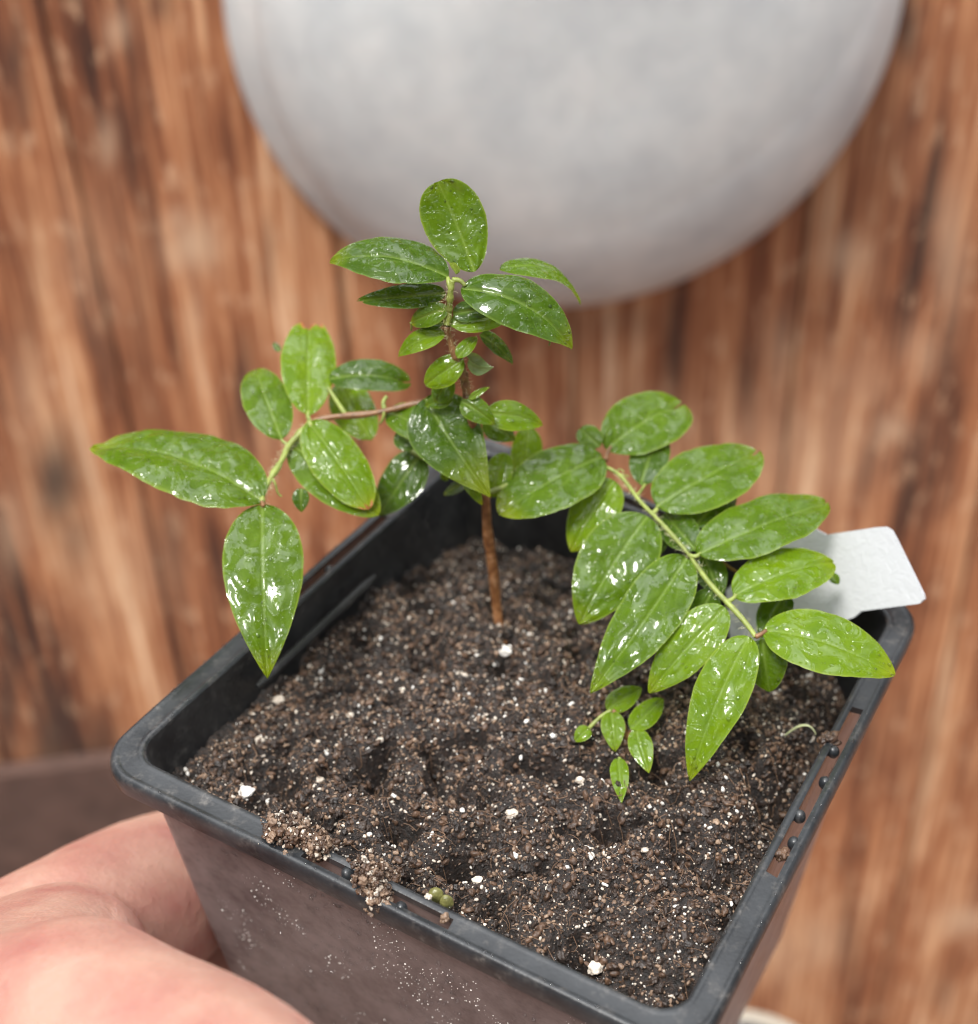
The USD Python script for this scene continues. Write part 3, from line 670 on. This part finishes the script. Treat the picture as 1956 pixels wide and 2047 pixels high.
# --- left branch
lf(560, 702, 32, 546, 684, 33, 14, 'g', beads=0)
lf(742, 878, 21, 680, 762, 24, 86, 'y', tipy=0, beads=0, s=.9, rounded=True)
lf(658, 757, 30.5, 822, 765, 29, 66, 'd', notch=.12, arch=.12, tipy=.2, beads=10, pt=.45, s=.4)
lf(602, 976, 22, 603, 1024, 19, 34, 'd', beads=0, tipy=.3)
lf(843, 905, 20, 757, 1030, 12, 86, 'd', beads=6, tipy=.2, pt=.7, s=.5)
lf(582, 888, 25, 757, 1030, 17.5, 112, 'm', beads=12, tipy=.5, s=.6, pt=.6)
lf(618, 844, 27.5, 738, 1018, 19, 106, 'y', beads=22, tipy=.5, pt=.55, brown=.8, s=.45, fold=.3, label='bright wet leaf on the left branch with a browned torn tip')
lf(617, 830, 27.5, 622, 634, 33, 108, 'y', beads=20, tipy=.7, cut=(.90, -.02, -.7), brown=.5, pt=.6, s=.55, fold=.35, label='bright upright leaf with a bitten-off browned tip')
lf(563, 878, 26, 512, 738, 29, 94, 'm', beads=16, tipy=.3, rounded=True, s=.6)
lf(525, 1003, 23, 182, 900, 23, 146, 'm', roll=12, beads=44, tipy=.7, s=.34, fold=.5, arch=.10, pt=.75, label='longest leaf, pointing left away from the pot')
lf(524, 1009, 23, 535, 1357, 8, 160, 'm', beads=44, tipy=.6, s=.55, arch=.06, pt=.95, fold=.22, label='large leaf hanging down over the left lip of the pot')
# --- right branch, the hidden layer first
lf(1200, 892, 21, 1160, 856, 22, 48, 'm', beads=0, tipy=0, rounded=True)
lf(1281, 968, 17, 1318, 862, 20, 78, 'd', beads=2, tipy=0, s=.8, rounded=True)
lf(1390, 1052, 15, 1470, 982, 15, 76, 'd', beads=0, tipy=0)
lf(1392, 1100, 14.5, 1330, 1024, 15, 72, 'd', beads=2, tipy=0, rounded=True)
lf(1408, 1112, 13, 1440, 1200, 9, 62, 'd', beads=0, tipy=0)
lf(1572, 1188, 9, 1520, 1278, 6, 66, 'd', beads=0, tipy=0)
lf(1525, 1278, 10, 1541, 1384, 3, 92, 'm', beads=8, tipy=.1, s=.7)
lf(1662, 1148, 9, 1678, 1168, 8, 26, 'm', beads=0, tipy=0, ratio=.7)
lf(1228, 960, 18, 1142, 1103, 10, 96, 'y', beads=6, tipy=.5, arch=.05, pt=.75, s=.7)
lf(1213, 898, 20, 1368, 806, 22, 124, 'm', roll=-14, notch=.13, beads=26, tipy=.15, pt=.42, s=.65, arch=.05, label='round-ended leaf with a notch, uppermost on the right branch')
lf(1204, 912, 20.5, 998, 1028, 17, 134, 'm', roll=12, beads=30, tipy=.75, pt=.55, s=.62, arch=.07, curl=-.0, label='broad leaf crossing in front of the pot beside the stem')
lf(1313, 1012, 17.5, 1516, 902, 20, 134, 'm', roll=-16, beads=40, tipy=.2, pt=.55, s=.6, arch=.05, notch=.06)
lf(1396, 1108, 15.5, 1654, 1004, 17, 122, 'm', roll=-16, beads=40, tipy=.25, pt=.55, s=.55, arch=.06)
lf(1295, 1032, 17, 1158, 1248, 7, 146, 'm', beads=40, tipy=.4, pt=.75, s=.6)
lf(1373, 1115, 16, 1180, 1386, 4, 128, 'm', beads=40, tipy=.4, pt=.9, s=.6, arch=.06)
lf(1467, 1190, 13.5, 1668, 1124, 14, 98, 'y', roll=-14, beads=30, tipy=.3, pt=.55, s=.5, arch=.06)
lf(1450, 1214, 13, 1297, 1386, 3, 98, 'y', beads=30, tipy=.4, pt=.8, s=.55)
lf(1527, 1258, 12, 1791, 1349, 9, 114, 'y', roll=-10, beads=40, tipy=.5, pt=.75, s=.42, arch=.10)
lf(1497, 1272, 12.5, 1379, 1562, -3, 112, 'y', beads=44, tipy=.5, pt=.9, s=.6, arch=.08)
# stalks of leaves and stipules
def stalk(pts, r, m, name='leaf_stalk'):
    part(name, tube(spline([P(*p) for p in pts], 10), np.linspace(r, r * .7, 10), 7), m, plant, smooth=True)
for pts, r, m_ in (([(692, 830, 28), (672, 800, 29), (656, 775, 30)], .0004, M_twig), ([(623, 846, 27), (617, 836, 27.3), (616, 822, 27.6)], .0004, M_twig), ([(578, 890, 25.5), (568, 884, 25.8), (562, 878, 26)], .0003, M_twig),
                   ([(524, 1004, 23), (526, 1006, 23), (525, 1012, 23)], .0004, M_red), ([(1272, 992, 17.5), (1284, 978, 17), (1290, 968, 17)], .0003, M_twig), ([(1304, 1027, 16.8), (1312, 1020, 17), (1318, 1008, 17.4)], .0004, M_twig),
                   ([(1378, 1110, 15), (1392, 1112, 15.3), (1402, 1106, 15.6)], .0004, M_twig), ([(1452, 1202, 13), (1464, 1198, 13.2), (1472, 1188, 13.6)], .0004, M_twig), ([(1511, 1273, 11.5), (1522, 1268, 11.8), (1532, 1260, 12)], .0004, M_red),
                   ([(1212, 920, 19.4), (1215, 905, 19.8), (1222, 893, 20.2)], .0004, M_red), ([(905, 560, 55.5), (918, 560, 55.5), (930, 572, 54.8)], .0004, M_twig), ([(770, 818, 29), (768, 800, 29.6), (774, 792, 30)], .0004, M_twig),
                   ([(1410, 1090, 13), (1450, 1128, 11), (1478, 1146, 10)], .00035, M_red), ([(902, 576, 54.4), (898, 566, 55), (896, 555, 55.3)], .0004, M_twig)):
    stalk(pts, r, m_)
for pts, r in (([(541, 956, 24), (552, 972, 23), (556, 986, 22), (563, 992, 21.5)], .00022), ([(768, 820, 29), (766, 836, 28), (760, 846, 27)], .00028), ([(1236, 946, 18.5), (1248, 950, 18.5), (1258, 952, 18.2)], .00014), ([(1232, 944, 18.6), (1240, 938, 19), (1248, 944, 18.8)], .00012),
               ([(600, 876, 26), (598, 886, 25), (592, 892, 24)], .00022), ([(893, 650, 48.5), (888, 640, 49), (887, 632, 49.5)], .0002), ([(1100, 672, 47), (1101, 680, 46), (1098, 690, 45)], .0002), ([(822, 645, 48), (823, 652, 47), (822, 660, 46)], .0002)):
    stalk(pts, r, M_twig, 'stipule')
# fine hairs on the twigs
gh = np.random.default_rng(4); hairs = []
for path in ([(623, 846, 27), (578, 890, 25.5), (541, 956, 24), (524, 1004, 23)], [(1233, 945, 18.5), (1304, 1027, 16.8), (1378, 1110, 15), (1452, 1202, 13), (1511, 1273, 11.5)], [(933, 790, 36.5), (912, 710, 43.5), (893, 650, 48.5), (902, 576, 54.4)]):
    c = spline([P(*p) for p in path], 120)
    for i in range(260):
        p0 = c[gh.integers(0, 120)]; d = gh.normal(size=3); d /= np.linalg.norm(d)
        hairs.append(tube([p0 + d * .0004, p0 + d * .0009 + gh.normal(size=3) * .00006, p0 + d * .0013], [.000022, .000018, .00001], 3, False))
hp = part('fine_hairs', concat(hairs), simple('hair', (.55, .52, .30), .5), plant, smooth=True)
hp.SetCustomDataByKey('kind', 'stuff')

# ------------------------------------------------------------------ small seedling in the soil
sp = on_soil(1250, 1530)
sprout = thing('small_sprout', 'tiny bright green sprout rooted in the soil below the drooping leaves', 'sprout', at=sp)
lq = (sp - CAM) @ M - TV; h0 = lq @ PN * 1000
def sl(*a, **k):
    return leaf(sprout, *a, m='y', ns_=36, nv_=19, **k)
part('stem', tube(spline([sp - POT_UP * .001, P(1253, 1480, h0 + 2.0), P(1248, 1450, h0 + 4), P(1225, 1420, h0 + 6)], 20), .0003, 8), M_red, sprout, smooth=True)
part('stem', tube(spline([P(1253, 1480, h0 + 2.0), P(1262, 1462, h0 + 3.5), P(1268, 1456, h0 + 4)], 8), .00025, 8), M_red, sprout, smooth=True)
part('stem', tube(spline([P(1222, 1420, h0 + 6), P(1198, 1436, h0 + 5), P(1178, 1456, h0 + 4)], 8), .0003, 8), M_twig, sprout, smooth=True)
part('stem', tube(spline([sp, P(1244, 1522, h0 + 1), P(1238, 1516, h0 + 2)], 8), .00025, 8), M_twig, sprout, smooth=True)
sl(1262, 1488, h0 + 2, 1282, 1526, h0 + .8, 26, beads=0, tipy=0)
sl(1179, 1456, h0 + 4, 1149, 1483, h0 + 2.5, 32, beads=4, tipy=.4)
sl(1214, 1418, h0 + 6, 1284, 1374, h0 + 6.5, 48, beads=8, tipy=.1, s=.6)
sl(1222, 1422, h0 + 6, 1230, 1503, h0 + 2.5, 48, beads=5, tipy=.4, s=.6)
sl(1262, 1457, h0 + 5, 1326, 1395, h0 + 5, 50, beads=6, tipy=.1, s=.6)
sl(1272, 1458, h0 + 5, 1298, 1545, h0 + 2.6, 48, beads=5, tipy=.5, s=.6)
sl(1237, 1516, h0 + 2.6, 1243, 1604, h0 + 1.6, 38, beads=0, tipy=.2, s=.5)
# bent grass blade near the right wall
gb_ = spline([P(1570, 1470, -9), P(1592, 1455, -6), P(1612, 1450, -5), P(1632, 1468, -6)], 14)
tag(part('grass_blade', tube(gb_, np.r_[np.linspace(.00012, .0002, 8), np.linspace(.0002, .00006, 6)], 6), simple('pale_blade', (.42, .45, .25), .4), None, smooth=True), 'thin pale bent shoot at the right edge of the soil', 'shoot')

# ------------------------------------------------------------------ white plant label
M_tag = mat('white_label', {"g": ("geometry", {}), "n": ("noise_texture", {"scale": 700., "detail": 3.0, "distortion": .8}), "b": ("bump", {"strength": .5, "distance": .00025}), "p": ("principled_bsdf", {"base_color": (.44, .45, .46), "roughness": .45, "subsurface_weight": .0})},
            [("g.position", "n.vector"), ("n.fac", "b.height"), ("b.normal", "p.normal")])
tag_px = [(1462, 1300), (1452, 1180), (1520, 1120), (1560, 1085), (1600, 1062), (1618, 1055), (1627, 1055), (1638, 1062), (1652, 1069), (1700, 1062), (1752, 1054), (1770, 1053), (1782, 1060), (1790, 1074), (1820, 1135), (1846, 1188), (1848, 1198), (1838, 1207), (1760, 1217), (1722, 1222), (1708, 1234), (1640, 1262), (1560, 1300), (1500, 1330)]
pA, pB, pC = P(1480, 1240, -9), P(1845, 1198, 9), P(1700, 1060, 12)
nT = np.cross(pB - pA, pC - pA); nT /= np.linalg.norm(nT)
if nT @ TOCAM(pA) < 0: nT = -nT
def on_tag(x_, y_):
    d = M @ ray(x_, y_); return CAM + d * (((pA - CAM) @ nT) / (d @ nT))
e1 = (pB - pA) / np.linalg.norm(pB - pA); e2 = np.cross(nT, e1)
import shapely
poly2 = [((on_tag(*q) - pA) @ e1, (on_tag(*q) - pA) @ e2) for q in tag_px]
sh = shapely.Polygon(poly2).buffer(.0006).buffer(-.0006)
te = trimesh.creation.extrude_polygon(sh, .0006, engine='earcut')
tv = np.array(te.vertices)
tagv = pA + tv[:, :1] * e1 + tv[:, 1:2] * e2 + (tv[:, 2:] - .0006) * nT
pl = part('plant_label', (tagv, np.array(te.faces)), M_tag, None, smooth=25)
tag(pl, 'blank white plastic plant label stuck in at the far right corner of the pot', 'plant label')

# ------------------------------------------------------------------ water beads on the pot, and white specks painted as their glints
gw = np.random.default_rng(9); out = []
bead = trimesh.creation.icosphere(subdivisions=1)
for _ in range(1300):
    q = gw.uniform(-.95, .95); zz_ = -5 - 50 * gw.random() ** 1.2
    cl = noise(np.array([[q * 5, zz_ * .12, 0.]]), 5)[0]
    if cl < .52: continue
    s_ = np.interp(zz_, [-80, -62, -34, -12, -4.5], [.765, .80, .86, .905, .918])
    u, v = side_uv(3, q, s_)
    r = .00011 * 3.2 ** gw.random()
    out.append((uvz(u, v, zz_) + np.array(bead.vertices) * r, np.array(bead.faces)))
wb = part('water_beads', concat(out), M_water, plant_pot, smooth=True); wb.SetCustomDataByKey('kind', 'stuff')
out = []
for _ in range(260):
    k = gw.integers(0, 4); q = gw.uniform(-.95, .95); s_ = gw.choice([.915, .99, .99])
    u, v = side_uv(k, q * 1.1, s_); r = .00007 * 2.6 ** gw.random()
    out.append((uvz(u, v, .42) + np.array(bead.vertices) * r, np.array(bead.faces)))
wb = part('rim_water_beads', concat(out), M_water, plant_pot, smooth=True); wb.SetCustomDataByKey('kind', 'stuff')

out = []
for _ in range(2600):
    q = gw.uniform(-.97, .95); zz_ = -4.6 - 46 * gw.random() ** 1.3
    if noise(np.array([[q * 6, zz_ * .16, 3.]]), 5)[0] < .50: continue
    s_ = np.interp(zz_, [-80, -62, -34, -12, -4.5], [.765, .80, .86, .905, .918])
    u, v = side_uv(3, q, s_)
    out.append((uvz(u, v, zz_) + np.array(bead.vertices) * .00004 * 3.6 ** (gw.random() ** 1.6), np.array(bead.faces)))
sp_ = part('painted_glints', concat(out), M_crumb[4], plant_pot, smooth=True); sp_.SetCustomDataByKey('kind', 'stuff')  # glints of wet drops on the front wall, painted as solid white specks

# ------------------------------------------------------------------ hand
def skin():
    nodes = {"g": ("geometry", {}), "n": ("noise_texture", {"scale": 70., "detail": 5.0, "roughness": .6}), "n2": ("noise_texture", {"scale": 500., "detail": 5.0}),
             "r": ("rgb_ramp", {"ramp": [(.32, (.29, .112, .092)), (.5, (.34, .17, .13)), (.66, (.39, .225, .17))]}), "vo": ("voronoi_texture", {"feature": "distance_to_edge", "scale": 800.}), "hm": ("math", {"math_type": "multiply_add", "value2": .6}), "b": ("bump", {"strength": .7, "distance": .0003}),
             "p": ("principled_bsdf", {"roughness": .48, "subsurface_weight": .25, "subsurface_radius": (1, .35, .2), "subsurface_scale": .003})}
    return mat('skin', nodes, [("g.position", "n.vector"), ("g.position", "n2.vector"), ("n.fac", "r.fac"), ("r.color", "p.base_color"), ("g.position", "vo.vector"), ("vo.distance", "hm.value1"), ("n2.fac", "hm.value3"), ("hm.value", "b.height"), ("b.normal", "p.normal")])
M_skin = skin()
M_nail = simple('nail', (.75, .50, .42), .25, vary=.1)
def bone(a, ra, b_, rb):
    def ball(c, r):
        m_ = m3.Manifold.sphere(r, 28); return m_.translate(list(map(float, c)))
    return m3.Manifold.batch_hull([ball(a, ra), ball(b_, rb)])
S = 1000.
loc = lambda x_, y_, z_: pot_to_world(np.array([x_, y_, z_]) / 1000)
wrist = PD(-260, 2230, .175)
palm0 = PD(20, 2010, .196)
chains = {
    'thumb': [(PD(-160, 2150, .180), 15.5), (PD(150, 2060, .170), 13.0), (PD(420, 2165, .155), 11.0), (PD(640, 2310, .143), 9.6), (PD(760, 2400, .137), 8.2)],
    'index': [(PD(-140, 2075, .216), 16.5), (PD(150, 1899, .229), 15.5), (PD(310, 1792, .247), 14.0), (loc(-55, -20, -58), 10.5), (loc(-52, 0, -52), 8.8), (loc(-50, 20, -46), 7.6)],
    'middle': [(PD(60, 2080, .222), 12.5), (loc(-58, -44, -64), 11.0), (loc(-52, -28, -66), 9.6), (loc(-48.5, 0, -62), 8.6), (loc(-47, 24, -58), 7.6)],
    'ring': [(PD(20, 2160, .208), 12.5), (loc(-60, -44, -80), 10.5), (loc(-50, -26, -80), 9.2), (loc(-46, 0, -78), 8.2), (loc(-45, 20, -75), 7.4)],
    'little': [(PD(-40, 2250, .204), 12), (loc(-66, -42, -90), 9.2), (loc(-52, -26, -90), 8), (loc(-44.5, -6, -88), 7.2), (loc(-42, 10, -85), 6.4)]}
body = None
for nm, ch in chains.items():
    for (a, ra), (b_, rb) in zip(ch[:-1], ch[1:]):
        k = bone(a * S, ra, b_ * S, rb); body = k if body is None else body + k
for nm in ('thumb', 'index', 'middle', 'ring', 'little'):
    body = body + bone(wrist * S, 24, chains[nm][0][0] * S, chains[nm][0][1])
body = body + m3.Manifold.batch_hull([m3.Manifold.sphere(12, 24).translate(list(map(float, chains[nm][0][0] * S))) for nm in ('index', 'middle', 'ring', 'little')] + [m3.Manifold.sphere(22, 24).translate(list(map(float, wrist * S)))])
elbow = PD(-900, 2700, .19)
body = body + bone(wrist * S, 24, elbow * S, 36)
ball = lambda c, r: m3.Manifold.sphere(r, 28).translate(list(map(float, c * S)))
body = body + m3.Manifold.batch_hull([ball(chains['index'][k][0], chains['index'][k][1]) for k in range(3)]) + m3.Manifold.batch_hull([ball(PD(-160, 2150, .180), 15.5), ball(PD(120, 1950, .212), 13.5), ball(PD(-140, 2075, .216), 16.5), ball(PD(60, 2060, .185), 13.5)])
body = body.refine_to_length(2.6)
mm = body.to_mesh()
tm_ = trimesh.Trimesh(mm.vert_properties[:, :3], mm.tri_verts)
trimesh.smoothing.filter_taubin(tm_, lamb=.5, nu=.51, iterations=60)
hv = np.array(tm_.vertices) / S
hv = hv + np.array(tm_.vertex_normals) * (.0006 * (fbm(hv * 160, 3, 3) - .5) + .0009 * (fbm(hv * 50, 2, 4) - .5))[:, None]
person = thing('person', 'bare left hand and forearm reaching in from the lower left to grip the pot', 'person', at=wrist)
part('hand', (hv, np.array(tm_.faces)), M_skin, person, smooth=True)
t1, t0 = chains['thumb'][-1][0], chains['thumb'][-2][0]
ad = (t1 - t0) / np.linalg.norm(t1 - t0); nn = TOCAM(t1); nn = nn - (nn @ ad) * ad; nn /= np.linalg.norm(nn); sd_ = np.cross(ad, nn)
gu, gv_ = np.meshgrid(np.linspace(-1, 1, 12), np.linspace(-1, 1, 12), indexing='ij')
nv3 = t1 + (gu[..., None] * .0062 + .001) * ad + (gv_[..., None] * .0052) * sd_ + (.0080 - .0016 * gv_[..., None] ** 2) * nn
part('thumb_nail', (nv3.reshape(-1, 3), grid_faces(12, 12)), M_nail, person, smooth=True)

# ------------------------------------------------------------------ low things behind: a timber block on the left, a pale cup on the right
M_block = simple('block_wood', (.088, .048, .036), .8, bump=.002, scale=60.)
b0, b1 = PW(-220, 1580, .02), PW(330, 1580, .02)
ztop = PW(90, 1572, .02)[2]
bx_ = trimesh.creation.box([b1[0] - b0[0], .008, ztop])
bx_ = bx_.subdivide().subdivide().subdivide()
bv = np.array(bx_.vertices); bv = bv + [(b0[0] + b1[0]) / 2, WALL_Y - .006, ztop / 2]
tag(part('timber_block', (bv, np.array(bx_.faces)), M_block, None, smooth=False), 'dull mauve-brown timber post end standing low against the wall behind the wrist', 'timber block')
cc = PD(1478, 2205, .42)
M_cup = simple('cream_ceramic', (.55, .47, .36), .4, vary=.08, scale=60.)
M_cupin = simple('grey_glaze', (.2, .2, .21), .4, vary=.1, scale=60.)
cup = thing('cream_cup', 'pale cream cup with a grey inside, half hidden behind the right corner of the pot', 'cup', at=(cc[0], cc[1], 0))
ths = np.linspace(0, 2 * np.pi, 64, endpoint=False)
def lathe(pr):
    return np.concatenate([np.stack([cc[0] + r * np.cos(ths), cc[1] + r * np.sin(ths), np.full(64, z_)], -1) for r, z_ in pr]), grid_faces(len(pr), 64, True)[:, ::-1]
Rz = cc[2]
part('body', lathe([(.0, .001), (.026, .001), (.030, .02), (.030, Rz - .03), (.031, Rz - .004), (.0315, Rz), (.0295, Rz + .002), (.0265, Rz + .0005)]), M_cup, cup, smooth=40)
part('inside', lathe([(.0265, Rz + .0005), (.0255, Rz - .012), (.022, Rz - .05), (.0, Rz - .055)]), M_cupin, cup, smooth=40)
